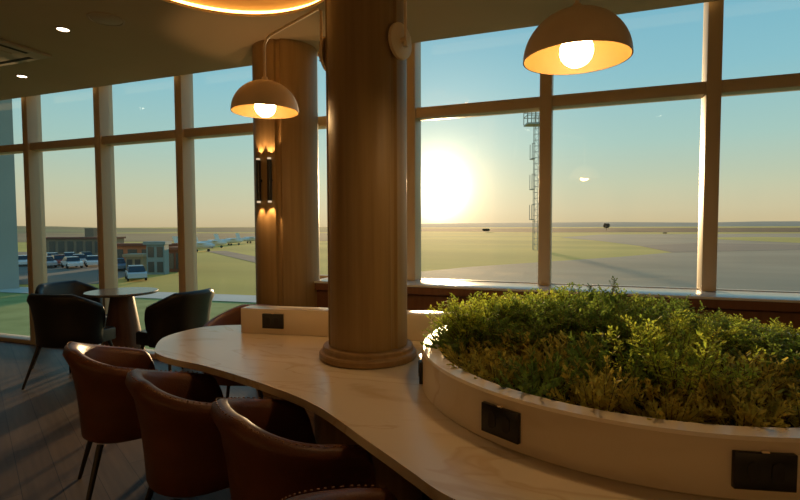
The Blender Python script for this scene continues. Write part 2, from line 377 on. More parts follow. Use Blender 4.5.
# ------------------------------------------------------------------ plants
def shrub_mesh(name, rnd, h, rad_, kind, nst, nlf, mt):
    st = MB(); lf = MB()
    for i in range(nst):
        a = rnd.uniform(0, 2*PI); q = math.sqrt(rnd.random())*rad_*.55
        p0 = Vector((q*math.cos(a), q*math.sin(a), 0))
        lean = rnd.uniform(.1, .95)*rad_; hh = h*rnd.uniform(.55, 1)*(1-.35*(lean/rad_)**2)
        p2 = p0+Vector((lean*math.cos(a), lean*math.sin(a), hh)); p1 = (p0+p2)/2+Vector((rnd.uniform(-.02, .02), rnd.uniform(-.02, .02), hh*.12))
        pts = [p0*(1-t)**2+p1*2*t*(1-t)+p2*t*t for t in (0, .33, .66, 1)]
        st.tube(pts, [.0022, .0018, .0014, .0008], 4, False)
        for k in range(nlf):
            t = .12+.88*(k+rnd.random())/nlf
            p = p0*(1-t)**2+p1*2*t*(1-t)+p2*t*t
            d = ((p1-p0)*(1-t)+(p2-p1)*t).normalized()
            b = rnd.uniform(0, 2*PI); side = (d.orthogonal().normalized()); side = (side*math.cos(b)+d.cross(side)*math.sin(b))
            if kind == 'leaf' and k % 3 == 0:      # a side twig with small leaves on both sides
                tw = (side*.85+d*.6+Vector((0, 0, .1))).normalized(); tl = rnd.uniform(.025, .06)*(1.15-.5*t); bn = tw.cross(Vector((0, 0, 1))).normalized()
                st.tube([p, p+tw*tl], [.0009, .0005], 3, False)
                for q in range(7):
                    l = rnd.uniform(.010, .018); sg = -1 if q % 2 else 1
                    s0 = p+tw*tl*(.2+.8*q/6); ax = (tw*.6+bn*sg*.8+Vector((rnd.uniform(-.3, .3), rnd.uniform(-.3, .3), rnd.uniform(-.2, .5)))).normalized()
                    if q == 6: ax = tw
                    wd = ax.cross(Vector((rnd.uniform(-.4, .4), rnd.uniform(-.4, .4), 1))).normalized()*l*.27
                    lf.quad((s0, s0+ax*l*.5+wd, s0+ax*l, s0+ax*l*.5-wd))
            elif kind == 'leaf':
                l = rnd.uniform(.010, .019)*(1.1-.3*t); w = l*.27
                ax = (side*.8+d*.75+Vector((0, 0, .15))).normalized(); bn = ax.cross(d).normalized()
                if bn.length < .5: bn = ax.orthogonal()
                s0 = p+side*.004; nn = ax.cross(bn)*l*.08
                lf.quad((s0, s0+ax*l*.5+bn*w-nn, s0+ax*l, s0+ax*l*.5-bn*w-nn))
            else:
                l = rnd.uniform(.030, .052)*(1.15-.7*t); ax = (side*.75+d*.8).normalized(); bn = ax.cross(d).normalized()
                for q in range(6):
                    for sgn in (-1, 1):
                        s0 = p+ax*l*(q/6); e = s0+(ax*.8+bn*sgn*.8)*l*.30*(1-q/7); mdl = (s0+e)/2; pr = (e-s0).cross(ax.cross(bn)).normalized()*.0034
                        lf.quad((s0, mdl+pr, e, mdl-pr))
    return st, lf
protos = {}
def proto(kind, idx):
    rnd = random.Random(100+idx+(50 if kind == 'gold' else 0))
    if kind == 'green': st, lf = shrub_mesh('shrub', rnd, .24, .16, 'leaf', 46, 36, LEAF); mt = LEAF if idx % 2 == 0 else LEAFD
    elif kind == 'deep': st, lf = shrub_mesh('shrub', rnd, .20, .15, 'spray', 32, 18, LEAFD); mt = LEAFD
    else: st, lf = shrub_mesh('shrub', rnd, .17, .135, 'spray', 34, 19, GOLD); mt = GOLD
    o = empty('shrub' if kind != 'gold' else 'golden_shrub', (0, 0, 0))
    lf.build('foliage', mt, o, smooth=False); st.build('stems', STEM, o)
    return o
for kd, nn in (('green', 4), ('deep', 2), ('gold', 3)):
    protos[kd] = [proto(kd, i) for i in range(nn)]
used = set()
ordn = ['first', 'second', 'third', 'fourth', 'fifth', 'sixth', 'seventh', 'eighth', 'ninth', 'tenth', 'eleventh', 'twelfth', 'thirteenth']
def plant(kind, x, y, s, label, group, hz=None):
    hz = (hz or R.uniform(.78, 1.1))*(1 if y < 2.05 else max(.68, 1-.45*max(0, x-.1)))
    i = R.randrange(len(protos[kind])); pr = protos[kind][i]
    if (kind, i) in used: o = copy_tree(pr)
    else: o = pr; used.add((kind, i))
    o.location = (x, y, .847); o.rotation_euler.z = R.uniform(0, 2*PI); o.scale = (s, s, s*hz)
    tag(o, label, 'shrub', group)
# concentric rows inside the rim, named along the visible front
def ring_row(r, a0, a1, cnt): return [(PC.x+r*math.cos(rad(a0+(a1-a0)*i/(cnt-1))), PC.y+r*math.sin(rad(a0+(a1-a0)*i/(cnt-1)))) for i in range(cnt)]
row = ring_row(.70, -178, -30, 11)
kinds = ['green', 'deep', 'gold', 'gold', 'deep', 'gold', 'gold', 'gold', 'gold', 'deep', 'gold']
for i, (x, y) in enumerate(row):
    k = kinds[i]
    nm = {'green': 'fresh green small-leaved shrub', 'deep': 'deep green feathery shrub', 'gold': 'golden feathery shrub'}[k]
    plant(k, x, y, (.95 if k == 'green' else .9)*R.uniform(.92, 1.05), '%s along the planter front rim, %s from the column' % (nm, ordn[i]), 'shrubs along the planter rim')
row = ring_row(.48, -185, -20, 9)
kinds2 = ['green', 'green', 'gold', 'gold', 'deep', 'green', 'gold', 'gold', 'green']
for i, (x, y) in enumerate(row):
    k = kinds2[i]; nm = {'green': 'leafy green shrub', 'deep': 'deep green feathery shrub', 'gold': 'golden feathery shrub'}[k]
    plant(k, x, y, R.uniform(.95, 1.1), '%s one row behind the planter front rim, %s from the column' % (nm, ordn[i]), 'shrubs in the second planter row')
row = [(PC.x+.62*(i/4.5-1)*1.0+.04*(i % 2), PC.y+.02+.05*(i % 2)) for i in range(9)]
for i, (x, y) in enumerate(row):
    plant('green', x, y, R.uniform(1.0, 1.15), 'tall green shrub in the middle planter row, %s from the column' % ordn[i], 'shrubs in the middle planter row')
row = ring_row(.45, 165, 25, 6)
for i, (x, y) in enumerate(row):
    plant('green', x, y, R.uniform(.98, 1.12), 'bright green shrub in the fourth planter row, %s from the column' % ordn[i], 'shrubs in the fourth planter row')
row = ring_row(.69, 172, 18, 9)
for i, (x, y) in enumerate(row):
    plant('green', x, y, R.uniform(.95, 1.1)*(.95 if i < 6 else .85), 'backlit green shrub along the window side planter rim, %s from the column' % ordn[i], 'shrubs along the window side rim')

for kd in protos:
    for i, pr in enumerate(protos[kd]):
        if (kd, i) not in used:
            for ch in list(pr.children): bpy.data.objects.remove(ch)
            bpy.data.objects.remove(pr)

# ------------------------------------------------------------------ tub chairs
def tub(name, W, BD, YF, zb, ztip, zbot, flare, leather, thread, seat_front, legs_spread, roll=.029, tipe=1.0, flat=.16):
    """chair facing +Y; wrap-around shell with rolled rim, seat, four legs"""
    root = empty(name, (0, 0, 0))
    def plan(t, k=1.0):                 # t in -1..1, right tip -> back -> left tip
        a = W*k; bd = BD*k
        arc = PI*.5*(a+bd)/1.0*.96; st = YF+0.0; tot = arc+2*st; s = (t+1)/2*tot
        if s < st: return Vector((a, YF-s, 0)), Vector((1, 0, 0))
        if s > st+arc: return Vector((-a, (s-st-arc), 0)), Vector((-1, 0, 0))
        th = (s-st)/arc*PI
        e = .86
        cx = math.copysign(abs(math.cos(th))**e, math.cos(th)); sy = math.sin(th)**e
        return Vector((a*cx, -bd*sy, 0)), Vector((math.cos(th)/a, -math.sin(th)/bd, 0)).normalized()
    rows = []; rim_in = []; N = 57
    for i in range(N):
        t = -1+2*i/(N-1); at_ = abs(t)
        zr = zb-(zb-ztip)*(max(0, at_-flat)/(1-flat))**tipe
        tip = max(0, (at_-.86)/.14); zr -= (.16*tip**3)
        p, nrm_ = plan(t)
        h = zr-zbot
        pr = [(-.06*flare, 0), (-.040*flare, .018), (-.036*flare, h*.25), (-.028*flare, h*.5), (-.012*flare, h*.78), (.010*flare, h-roll*1.3), (.004*flare, h-roll*.35), (-roll*.7, h), (-roll*1.5, h-roll*.25), (-roll*2.0, h-roll*1.1), (-roll*2.15, h*.72), (-roll*2.3-.02*flare, h*.45), (-roll*2.4-.04*flare, h*.28)]
        if tip > 0:
            mid_ = -roll-.03*flare
            pr = [(mid_+(a-mid_)*math.sqrt(max(0, 1-tip**2*.85)), z) for a, z in pr]
        rows.append([p+nrm_*a+Vector((0, 0, zbot+z)) for a, z in pr])
        if i % 1 == 0 and at_ < .93: rim_in.append(p+nrm_*(-roll*.2)+Vector((0, 0, zbot+h+.0005)))
    q = MB(); vs = q.grid(rows)
    for e in (0, -1): q.bm.faces.new(vs[e] if e else vs[e][::-1])
    for k in range(N-1): q.bm.faces.new((vs[k][0], vs[k][-1], vs[k+1][-1], vs[k+1][0]))
    q.build('shell', leather, root, sharp=60)
    # dotted stitching along the rim
    q = MB(); pts = spline([tuple(v) for v in rim_in], 2)
    for a_, b_ in zip(pts[::2], pts[1::2]): q.tube([a_, a_.lerp(b_, .7)], .0022, 5)
    q.build('stitching', thread, root)
    # seat cushion
    def out_line(k, yf):
        pts = []
        for i in range(33):
            p, nn = plan(-1+2*i/32, 1); p = p-nn*(.055+.03*flare)*k
            if abs(-1+2*i/32) > .98: p.y = yf
            pts.append((p.x, p.y))
        return pts
    o_ = out_line(1.0, seat_front-.03)
    rs = [o_[0][0], o_[-1][0]]
    q = MB(); ol = o_[:]+[(o_[-1][0]*.93, seat_front), (0, seat_front+.012), (o_[0][0]*.93, seat_front)]
    q.prism([(x_, y_) for x_, y_ in ol], zbot+.002, zbot+.115, .025, 4); q.build('seat', leather, root, sharp=50)
    for sx in (-1, 1):
        for sy, yb in ((1, seat_front-.07), (-1, -BD*.55)):
            x_ = W*.62
            q = MB(); q.cyl((sx*x_, yb, zbot+.004), (sx*(x_+legs_spread), yb+sy*legs_spread*1.1, 0), .0165, .0105, 14); q.build('leg', BMETAL, root)
    return root
brown = tub('tub_chair', .282, .285, .17, .80, .655, .322, 1.35, BROWN, THREAD, .235, .075)
black = tub('cafe_chair', .335, .26, .03, .835, .71, .36, 1.1, BLACKL, BLACKL, .25, .085, flat=.36)
def place(proto_, first, x, y, face_deg, label, group):
    o = proto_ if first else copy_tree(proto_)
    o.location = (x, y, 0); o.rotation_euler.z = rad(face_deg-90)
    tag(o, label, 'chair', group)
G1 = 'brown leather tub chairs around the island'
place(brown, True, -2.295, 1.98, 55, 'brown leather tub chair at the rounded end of the marble table', G1)
place(brown, False, -1.565, 1.72, 57, 'brown leather tub chair at the wavy marble edge, second from the rounded table end', G1)
place(brown, False, -.965, 1.54, 56, 'brown leather tub chair at the wavy marble edge, third from the rounded table end', G1)
place(brown, False, -.365, 1.015, 53, 'brown leather tub chair nearest the viewer, only its arm tip showing under the marble', G1)
place(brown, False, -2.32, 2.96, -75, 'brown leather tub chair behind the marble upstand, facing back from the far side', G1)
G2 = 'black cafe chairs by the window'
place(black, True, -4.32, 3.14, 101, 'black leather chair with its back to the room at the small round table', G2)
place(black, False, -4.93, 3.62, 5, 'black leather chair beyond the small round table, close to the window wall', G2)
place(black, False, -3.49, 3.52, 176, 'black leather chair seen side-on beside the small round table, facing it', G2)

# round cafe table
rtb = tag(empty('round_table', (-4.31, 3.65, 0)), 'small round dark cafe table with a wooden cone base by the window', 'table')
m = MB(); m.lathe([(0, .745), (.315, .745), (.326, .752), (.328, .762), (.323, .77), (0, .77)], n=72); m.build('tabletop', TOPW, rtb, sharp=30)
m = MB(); m.lathe([(0, 0), (.215, 0), (.215, .012), (.10, .744), (0, .744)], n=56); m.build('cone_base', WALNUT, rtb, sharp=30)

# ------------------------------------------------------------------ pendant wall lamps on the column
def lamp(pos, plate_n, zarm, zcol, label):
    c = Vector((C1[0], C1[1], 0)); pn = Vector((plate_n[0], plate_n[1], 0)).normalized()
    o = tag(empty('wall_lamp', (pos[0], pos[1], pos[2])), label, 'lamp', 'dome lamps on the wooden column')
    org = Vector(pos)
    P = c+pn*.197; P.z = 2.255
    ang = math.atan2(pn.y, pn.x)
    q = MB(); q.cyl(P-org+pn*.001, P-org+pn*.016, .082, .082, 48); q.cyl(P-org+pn*.016, P-org+pn*.02, .082, .074, 48); q.build('wall_plate', CREAM, o, sharp=30)
    q = MB(); q.cyl(P-org+pn*.02, P-org+pn*.05, .014, .014, 20); q.cyl(P-org+pn*.038+Vector((0, 0, -.03)), P-org+pn*.038+Vector((0, 0, .012)), .011, .011, 20)
    q.build('swivel_joint', CREAM, o)
    base = P+pn*.038-org
    top = Vector((base.x, base.y, zcol-pos[2]))
    end = Vector((0, 0, zarm-pos[2]))
    dr = (end-top).normalized(); rb = .045
    pts = [base, Vector((top.x, top.y, top.z-.02)), top+dr*.02]
    pts += [end-dr*rb]
    for k in range(1, 8):
        a = PI/2*k/8; pts.append(end-dr*rb*(1-math.sin(a))-Vector((0, 0, rb*(1-math.cos(a)))))
    pts += [end-Vector((0, 0, rb)), Vector((0, 0, .178))]
    q = MB(); q.tube(pts, .0075, 12); q.build('arm', CREAM, o, sharp=60)
    RS, HS = .174, .163
    prof = [(RS*math.cos(a), HS*math.sin(a)) for a in (PI/2*k/20 for k in range(0, 20))]+[(0.001, HS)]
    q = MB(); q.lathe(prof, n=72); q.lathe([(.0001, HS+.018), (.014, HS+.018), (.018, HS+.004), (.022, HS-.004)], n=24)
    sh = q.build('lamp_shade', CREAM, o, sharp=60)
    ins = [(r*.978, z*.972) for r, z in prof]
    q = MB(); q.lathe([(RS, 0)]+ins, n=72); il = q.build('shade_lining', SHADEIN, sh, sharp=60); il['label'] = 'orange gold shade lining'
    q = MB(); q.lathe([(.0001, -.026)]+[(.054*math.sin(a), .028-.054*math.cos(a)) for a in (PI*k/16 for k in range(1, 16))]+[(.018, .09), (.0001, .09)], n=32)
    bl = q.build('bulb', BULB, o); bl['label'] = 'glowing white globe bulb'
    q = MB(); q.cyl((0, 0, .078), (0, 0, .137), .02, .02, 20); q.build('bulb_holder', CREAM, o)
lamp((-1.60, 2.253, 2.005), (-.97, -.10), 2.385, 2.49, 'cream dome lamp on an arm left of the column, in front of the far column')
lamp((-.042, 1.805, 1.957), (.955, -.27), 2.45, 2.52, 'cream dome lamp hanging above the green planter')

# sconces on the far column
def sconce(x, y, label):
    o = tag(empty('wall_sconce', (x, y, 1.61)), label, 'wall light', 'black cylinder sconces on the far column')
    q = MB(); q.cyl((0, 0, 0), (0, 0, .33), .019, n=28); q.build('body', BMETAL, o, sharp=30)
    dx, dy = C2[0]-x, C2[1]-y; l = math.hypot(dx, dy); dx /= l; dy /= l; q = MB()
    q.cyl((dx*.017, dy*.017, .165), (dx*(l-.2725), dy*(l-.2725), .165), .012, n=16); q.build('bracket', BMETAL, o)
    for z0, z1, sg in ((.3305, .345, 1), (-.0005, -.015, -1)):
        q = MB(); q.cyl((0, 0, z0), (0, 0, z1), .015, .015, 24); e = q.build('lens', TIP, o, sharp=30)
        ld = bpy.data.lights.new('sconce_beam', 'SPOT'); ld.energy = 4.5; ld.color = (1, .56, .24); ld.spot_size = rad(80); ld.spot_blend = .4; ld.shadow_soft_size = .008
        lo = bpy.data.objects.new('sconce_beam', ld); COL.objects.link(lo); lo.parent = o; lo.location = (0, 0, z1+sg*.006)
        lo.rotation_euler = (PI, 0, 0) if sg > 0 else (0, 0, 0)
nl = (-.257, -.966); nr = (.111, -.993)
sconce(C2[0]+.303*nl[0], C2[1]+.303*nl[1], 'slim black up-and-down sconce on the far column, the one nearer the window bays')
sconce(C2[0]+.303*nr[0], C2[1]+.303*nr[1], 'slim black up-and-down sconce on the far column, the one beside the groove')

# cove light, downlights, speaker, air conditioner
m = MB(); m.lathe([(CR*1.055, 0), (CR*1.075, .003), (CR*1.075, .022), (CR*1.055, .025)], n=96, close=True)
tag(m.build('light_strip', LED, loc=(CC.x, CC.y, CZ+.03)), 'warm orange light strip glowing round the ceiling recess', 'light strip')
def downlight(px, py, label, world=False):
    p = Vector((px, py, CZ)) if world else at(px, py, CZ)
    o = tag(empty('downlight', (p.x, p.y, CZ)), label, 'ceiling light', 'round ceiling downlights')
    q = MB(); q.lathe([(.040, -.001), (.052, -.001), (.052, -.006), (.042, -.007)], n=40, close=True); q.build('trim_ring', GRILLE, o)
    q = MB(); q.lathe([(.0001, -.003), (.0405, -.003)], n=40); q.build('lens', DOWN, o)
    ld = bpy.data.lights.new('downlight_beam', 'SPOT'); ld.energy = .8 if world else 4; ld.color = (1, .70, .42); ld.spot_size = rad(80); ld.spot_blend = .6; ld.shadow_soft_size = .04
    lo = bpy.data.objects.new('downlight_beam', ld); COL.objects.link(lo); lo.parent = o; lo.location = (0, 0, -.012)
downlight(63, 29, 'small lit ceiling downlight beside the round speaker grille')
downlight(22, 76, 'small lit ceiling downlight between the air conditioner and the window wall')
for x_, y_, lb in ((-4.4, .5, 'added unseen fill downlight over the open floor behind the black chairs'), (-2.6, .3, 'added unseen fill downlight over the floor behind the brown chairs'), (-.9, .2, 'added unseen fill downlight above the near end of the island'), (.9, .5, 'added unseen fill downlight above the curved end of the island'), (2.3, 1.6, 'added unseen fill downlight beyond the planter end of the island')):
    downlight(x_, y_, lb, True)  # out-of-view downlights, added as warm fill for the room
p = at(106, 19, CZ)
o = tag(empty('ceiling_speaker', (p.x, p.y, CZ)), 'round flush speaker grille in the ceiling', 'speaker')
m = MB(); m.lathe([(.0001, -.008), (.10, -.007), (.104, -.004)], n=56); m.build('grille', GRILLE, o)
m = MB(); m.lathe([(.104, -.001), (.122, -.001), (.122, -.006), (.106, -.009)], n=56, close=True); m.build('rim', GRILLE, o)
o = tag(empty('air_conditioner', (-4.83, 2.62, CZ)), 'square ceiling cassette air conditioner with slot vents', 'air conditioner')
m = MB(); m.box((-.46, -.46, -.03), (.46, .46, -.001), .012); m.build('panel', GRILLE, o)
for a in range(4):
    m = MB(); n0 = len(m.bm.verts); m.box((-.30, .365, -.0325), (.30, .405, -.0302)); bmesh.ops.rotate(m.bm, cent=(0, 0, 0), matrix=Matrix.Rotation(PI/2*a, 3, 'Z'), verts=m.bm.verts); m.build('vent_slot', SLOT, o)
m = MB(); m.box((-.26, -.26, -.036), (.26, .26, -.0302), .004); m.build('intake_grille', GRILLE, o)

# ------------------------------------------------------------------ outside
GZ = -4.0
GRASS = mat('dry airfield grass', (.68, .50, .12), 1, col2=(.46, .36, .09), scale=.02, stretch=(.5, 1.6, 1), detail=8, spec=.1)  # red raised so the grass colour carries the golden haze, which is not modelled
LAWN = mat('watered lawn', (.42, .42, .15), 1, col2=(.31, .33, .11), scale=.5, spec=.1)
ASPH = mat('asphalt', (.20, .18, .145), .95, var=.2, scale=.05, stretch=(1, 3, 1), spec=.3)
APRON = mat('apron concrete', (.37, .30, .20), .9, col2=(.28, .23, .155), scale=.05, stretch=(.5, 1.5, 1), spec=.3)  # concrete warmed and lightened; golden haze is put into its colour
DIRT = mat('bare field', (.40, .28, .15), 1, var=.3, scale=.01, spec=.1)
DARKF = mat('dark crop field', (.065, .07, .05), 1, var=.3, scale=.01, spec=.1)
KERB = mat('pale paving', (.62, .58, .50), .8, var=.1, scale=.5)
m = MB(); m.quad([(-6000, -400, GZ), (6000, -400, GZ), (6000, 6000, GZ), (-6000, 6000, GZ)]); tag(m.build('grass', GRASS, smooth=False), 'dry yellow green airfield grass beyond the windows', 'grass', kind='stuff')
def ground(name, pts, mt, dz, label=None, cat=None):
    q = MB(); q.bm.faces.new([q.bm.verts.new((p.x, p.y, GZ+dz)) for p in (at(px, py, GZ) for px, py in pts)])
    q.build(name, mt, smooth=False)
    o = bpy.data.objects[q_name(name)]; o['kind'] = 'structure'; return o
def q_name(n_): return [k.name for k in bpy.data.objects if k.name == n_ or k.name.startswith(n_+'.')][-1]
ground('apron_pavement', [(380, 276), (430, 271), (470, 267), (545, 262), (620, 257), (672, 252.5), (640, 246), (600, 241), (560, 237.5), (600, 234.5), (900, 233), (1100, 240), (1300, 330), (380, 330)], APRON, .03)
ground('taxiway_pavement', [(640, 246), (700, 243), (800, 245), (950, 249), (950, 255), (800, 250), (672, 252.5)], ASPH, .05)
ground('verge', [(690, 238), (760, 237), (960, 240), (960, 246), (800, 243), (740, 240.5)], GRASS, .06)
ground('parking_pavement', [(-160, 252), (115, 252), (152, 266), (106, 284), (-160, 286)], ASPH, .03)
ground('access_road', [(205, 251), (226, 251), (320, 269), (320, 278)], ASPH, .03)
ground('bare_field', [(-200, 234), (330, 233), (330, 241), (-200, 243)], DIRT, .04)
ground('dark_field', [(330, 228.6), (1100, 226.9), (1100, 231.8), (560, 232.4), (330, 230.4)], DARKF, .05)
# lawn and path between the terminal and the field
a = at(-60, 287.5, GZ); b = at(260, 300, GZ); d = (b-a).normalized(); a2 = a-d*80; b2 = b+d*120; nn = Vector((-d.y, d.x, 0))
m = MB(); m.quad([a2+nn*1.6+Vector((0, 0, .08)), a2-nn*1.6+Vector((0, 0, .08)), b2-nn*1.6+Vector((0, 0, .08)), b2+nn*1.6+Vector((0, 0, .08))]); struct(m.build('path', KERB, smooth=False))
m = MB(); m.quad([a2+Vector((0, 0, .04)), Vector((a2.x, 6, GZ+.04)), Vector((b2.x, 6, GZ+.04)), b2+Vector((0, 0, .04))]); tag(m.build('lawn', LAWN, smooth=False), 'deep green lawn between the terminal and the pale path', 'lawn', kind='stuff')
# hills on the horizon
HILLG = mat('grassy hills', (.36, .31, .14), 1, col2=(.30, .21, .12), scale=.004, stretch=(1, 1, 4), spec=.05)
HILLB = mat('far hills', (.38, .36, .28), 1, var=.15, scale=.002, spec=.05)  # paler than bare hills: distance haze is put into the base colour
def ridge(name, ctl, d0, d1, mt):
    rows = []
    for k in range(9):
        t = k/8; dd = d0+(d1-d0)*t; r_ = []
        px = ctl[0][0]
        while px <= ctl[-1][0]:
            for (x0, y0), (x1, y1) in zip(ctl, ctl[1:]):
                if x0 <= px <= x1: py = y0+(y1-y0)*(px-x0)/(x1-x0); break
            topz = far(px, py, d1).z; base = far(px, 227, dd); z = GZ-.5+(topz-GZ+.5)*(t**.8)+(.02*dd/100*noise.noise(Vector((px*.06, k*.4, 1))) if k > 1 else 0)
            r_.append((base.x, base.y, z)); px += 8
        rows.append(r_)
    q = MB(); q.grid(rows); return struct(q.build(name, mt))
ridge('hills', [(-120, 227), (20, 226), (60, 226.5), (110, 228), (180, 228.5), (220, 227.5), (360, 227)], 420, 1400, HILLG)
ridge('hills', [(380, 224), (440, 223.5), (540, 222.6), (620, 222), (700, 222.6), (760, 221.4), (900, 221)], 2200, 4600, HILLB)
# buildings
BROWNB = mat('brown render', (.28, .20, .13), .9, var=.15, scale=.2); ORANGE = mat('orange cladding', (.52, .19, .08), .8, var=.15, scale=.3); REDR = mat('rust roof', (.22, .085, .05), .8, var=.15, scale=.3)
BLUEG = mat('blue grey cladding', (.22, .30, .31), .6, var=.1, scale=.3); GREYW = mat('grey cladding', (.36, .37, .33), .7, var=.08, scale=.3); DARKW = mat('dark window', (.10, .10, .09), .2, var=.2, scale=.3); BEIGE = mat('beige metal sheet', (.36, .30, .19), .7, var=.1, scale=.3); WHITEP = mat('white paint', (.80, .78, .74), .35, var=.04, scale=1); GALV = mat('galvanised steel', (.46, .43, .37), .5, metal=.4, var=.1, scale=1)
def building(name, x0, x1, ytop, ybase, depth_m, wall, label, nwin=0, roof=None, rows_=1, wmat=DARKW, win_h=.35, cat='building', parapet=None):
    p0, p1 = at(x0, ybase, GZ), at(x1, ybase, GZ); dep = (p0-Vector((0, 0, EYE))).dot(fw)
    h = far(x0, ytop, dep).z-GZ; wid = (p1-p0).length; ang = math.atan2((p1-p0).y, (p1-p0).x)
    o = tag(empty(name, (p0.x, p0.y, GZ), ang), label, cat)
    q = MB(); q.box((0, 0, -.2), (wid, depth_m, h)); q.build('walls', wall, o, smooth=False)
    q = MB(); q.box((-.25, -.25, h), (wid+.25, depth_m+.25, h+.35)); q.build('roof', roof or wall, o, smooth=False)
    for r_ in range(rows_):
        for k in range(nwin):
            cx = wid*(k+.5)/nwin; ww = wid/nwin*.33; cz = h*(r_+.5)/rows_
            q = MB(); q.box((cx-ww, -.05, cz-h/rows_*win_h), (cx+ww, .1, cz+h/rows_*win_h)); q.build('window', wmat, o, smooth=False)
    return o, wid, h
o, w_, h_ = building('arcade_building', 30, 112, 239, 255, 4, BROWNB, 'long low brown building with dark openings behind the parked cars', 9, REDR)
q = MB(); q.box((w_*.55, 3, h_+.3), (w_*.66, 7, h_+2.1)); q.build('rooftop_hut', BROWNB, o, smooth=False)
building('hangar', 112, 182, 246, 268, 1.2, ORANGE, 'orange clad shed with a rust brown roof', 5, REDR)
building('kiosk', 126, 142, 257, 272.5, 1.5, BEIGE, 'beige metal kiosk in front of the orange shed', 2, BEIGE)
building('clad_tower', 147, 165, 244.5, 274.5, 1.0, BLUEG, 'blue grey clad block in front of the orange shed', 2, BLUEG, 2)
building('service_block', 168.5, 182, 250, 272, 1.5, REDR, 'rust coloured service block beside the blue grey block', 2, REDR)
o, w_, h_ = building('terminal_wing', -60, 19.5, 60, 289, 10, GREYW, 'tall grey clad building wing at the far end of the window wall', 0)
pv = at(19.5, 289, GZ); an = math.atan2(pv.y, pv.x)-PI/2+rad(3)
o.rotation_euler.z = an; o.location = (pv.x-w_*math.cos(an), pv.y-w_*math.sin(an), GZ)
for k in range(3):
    q = MB(); q.box((w_*.12+k*w_*.25, -.06, h_*.2), (w_*.12+k*w_*.25+w_*.14, .08, h_*.85)); q.build('window', DARKW, o, smooth=False)
# tents and parked aircraft far off
for k, (px, py, lb) in enumerate(((196, 251.8, 'white aircraft with upright tail, nearest right of the third window post'), (211, 248.2, 'white aircraft with upright tail, second right of the third window post'), (230, 245.4, 'white aircraft parked third right of the third window post'), (249, 243.2, 'white aircraft parked beside the far column edge'))):
    p = at(px, py, GZ); s = 1.0; o = tag(empty('small_aircraft', (p.x, p.y, GZ), math.atan2(p.y, p.x)+rad(98+6*k)), lb, 'aircraft', 'light aircraft parked on the field')
    q = MB(); q.tube([(-4, 0, 1.3), (-3.2, 0, 1.3), (-1, 0, 1.4), (1.5, 0, 1.3), (4, 0, 1.7)], [.15, .55, .75, .55, .15], 12); q.build('fuselage', WHITEP, o)
    q = MB(); q.box((-1.6, -4, 1.9), (-.1, 4, 2.05), .05); q.build('wing', WHITEP, o)
    q = MB(); q.prism([(2.9, -.06), (4.1, -.06), (4.1, .06), (2.9, .06)], 1.6, 3.4); [setattr(v.co, 'x', v.co.x+.6) for v in q.bm.verts if v.co.z > 3]; q.build('tail_fin', WHITEP, o, smooth=False)
    q = MB(); q.box((3.2, -1.6, 1.75), (4.1, 1.6, 1.85)); q.build('tailplane', WHITEP, o, smooth=False)
    for xx, yy in ((-2.6, 0), (0, -1), (0, 1)):
        q = MB(); q.cyl((xx, yy-.1, .3), (xx, yy+.1, .3), .3, n=12); q.cyl((xx, yy, .3), (xx, yy*.4, 1.2), .06, n=6); q.build('wheel', BMETAL, o)
# cars
PAINT = [mat('car paint %s' % n_, c, .3, coat=.5, var=.03, scale=1) for n_, c in (('white', (.75, .75, .73)), ('silver', (.42, .43, .44)), ('dark', (.05, .055, .06)), ('blue', (.12, .20, .28)), ('red', (.30, .05, .03)))]
CARGL = mat('car glass', (.03, .04, .045), .1, var=.1, scale=1); TYRE = mat('tyre', (.015, .015, .015), .8, var=.1, scale=3)
def car():
    o = empty('car', (0, 0, 0))
    side = [(-2.1, .35), (-2.1, .75), (-1.95, .92), (-.95, 1.0), (.0, 1.0), (1.75, .95), (2.05, .85), (2.12, .35)]
    q = MB(); rows = [[(x_, y_, z_ if abs(y_) < .8 else max(.36, z_-.06)) for x_, z_ in side] for y_ in (-.86, -.8, .8, .86)]
    vs = q.grid(rows, wrap=True); q.bm.faces.new(vs[0]); q.bm.faces.new(vs[-1][::-1]); q.build('body', PAINT[0], o, sharp=30)
    cab = [(-1.15, .97), (-.55, 1.42), (.75, 1.47), (1.6, .95)]
    q = MB(); rows = [[(x_*.98, y_*(1 if z_ < 1.1 else .86), z_) for x_, z_ in cab] for y_ in (-.78, .78)]; vs = q.grid(rows, wrap=True); q.bm.faces.new(vs[0]); q.bm.faces.new(vs[-1][::-1]); q.build('windows', CARGL, o, smooth=False)
    q = MB(); q.box((-.6, -.66, 1.42), (.8, .66, 1.49), .03); q.build('roof', PAINT[0], o)
    for xx in (-1.3, 1.3):
        for yy in (-.80, .80):
            q = MB(); q.cyl((xx, yy-.09, .32), (xx, yy+.09, .32), .32, n=18); q.build('wheel', TYRE, o, sharp=30)
    return o
cp = car()
def paint(o, mt):
    for ch in o.children:
        if ch.name.split('.')[0] in ('body', 'roof'):
            ch.data = ch.data if ch.data.materials[0] == mt else ch.data.copy(); ch.data.materials[0] = mt
cars = [(23, 266, 0, 'white', 'just right of the tall grey building'), (46, 267.5, 1, 'silver', 'in the front row close to the pale window post'), (52, 262.5, 0, 'white', 'in the back row, second from the pale window post'), (59, 265.5, 4, 'red', 'in the middle row, third from the pale window post'), (69.5, 261.8, 0, 'white', 'in the back row, fourth from the pale window post'), (72, 268, 0, 'white', 'alone in the front row behind the black chairs'), (79, 264.5, 1, 'silver', 'in the middle row, sixth from the pale window post'), (86, 261.5, 2, 'dark', 'in the back row near the second window post'), (93, 266.5, 0, 'white', 'last before the second window post'), (118, 270.5, 3, 'blue', 'right of the second window post'), (136, 280, 1, 'silver', 'in front of the beige kiosk')]
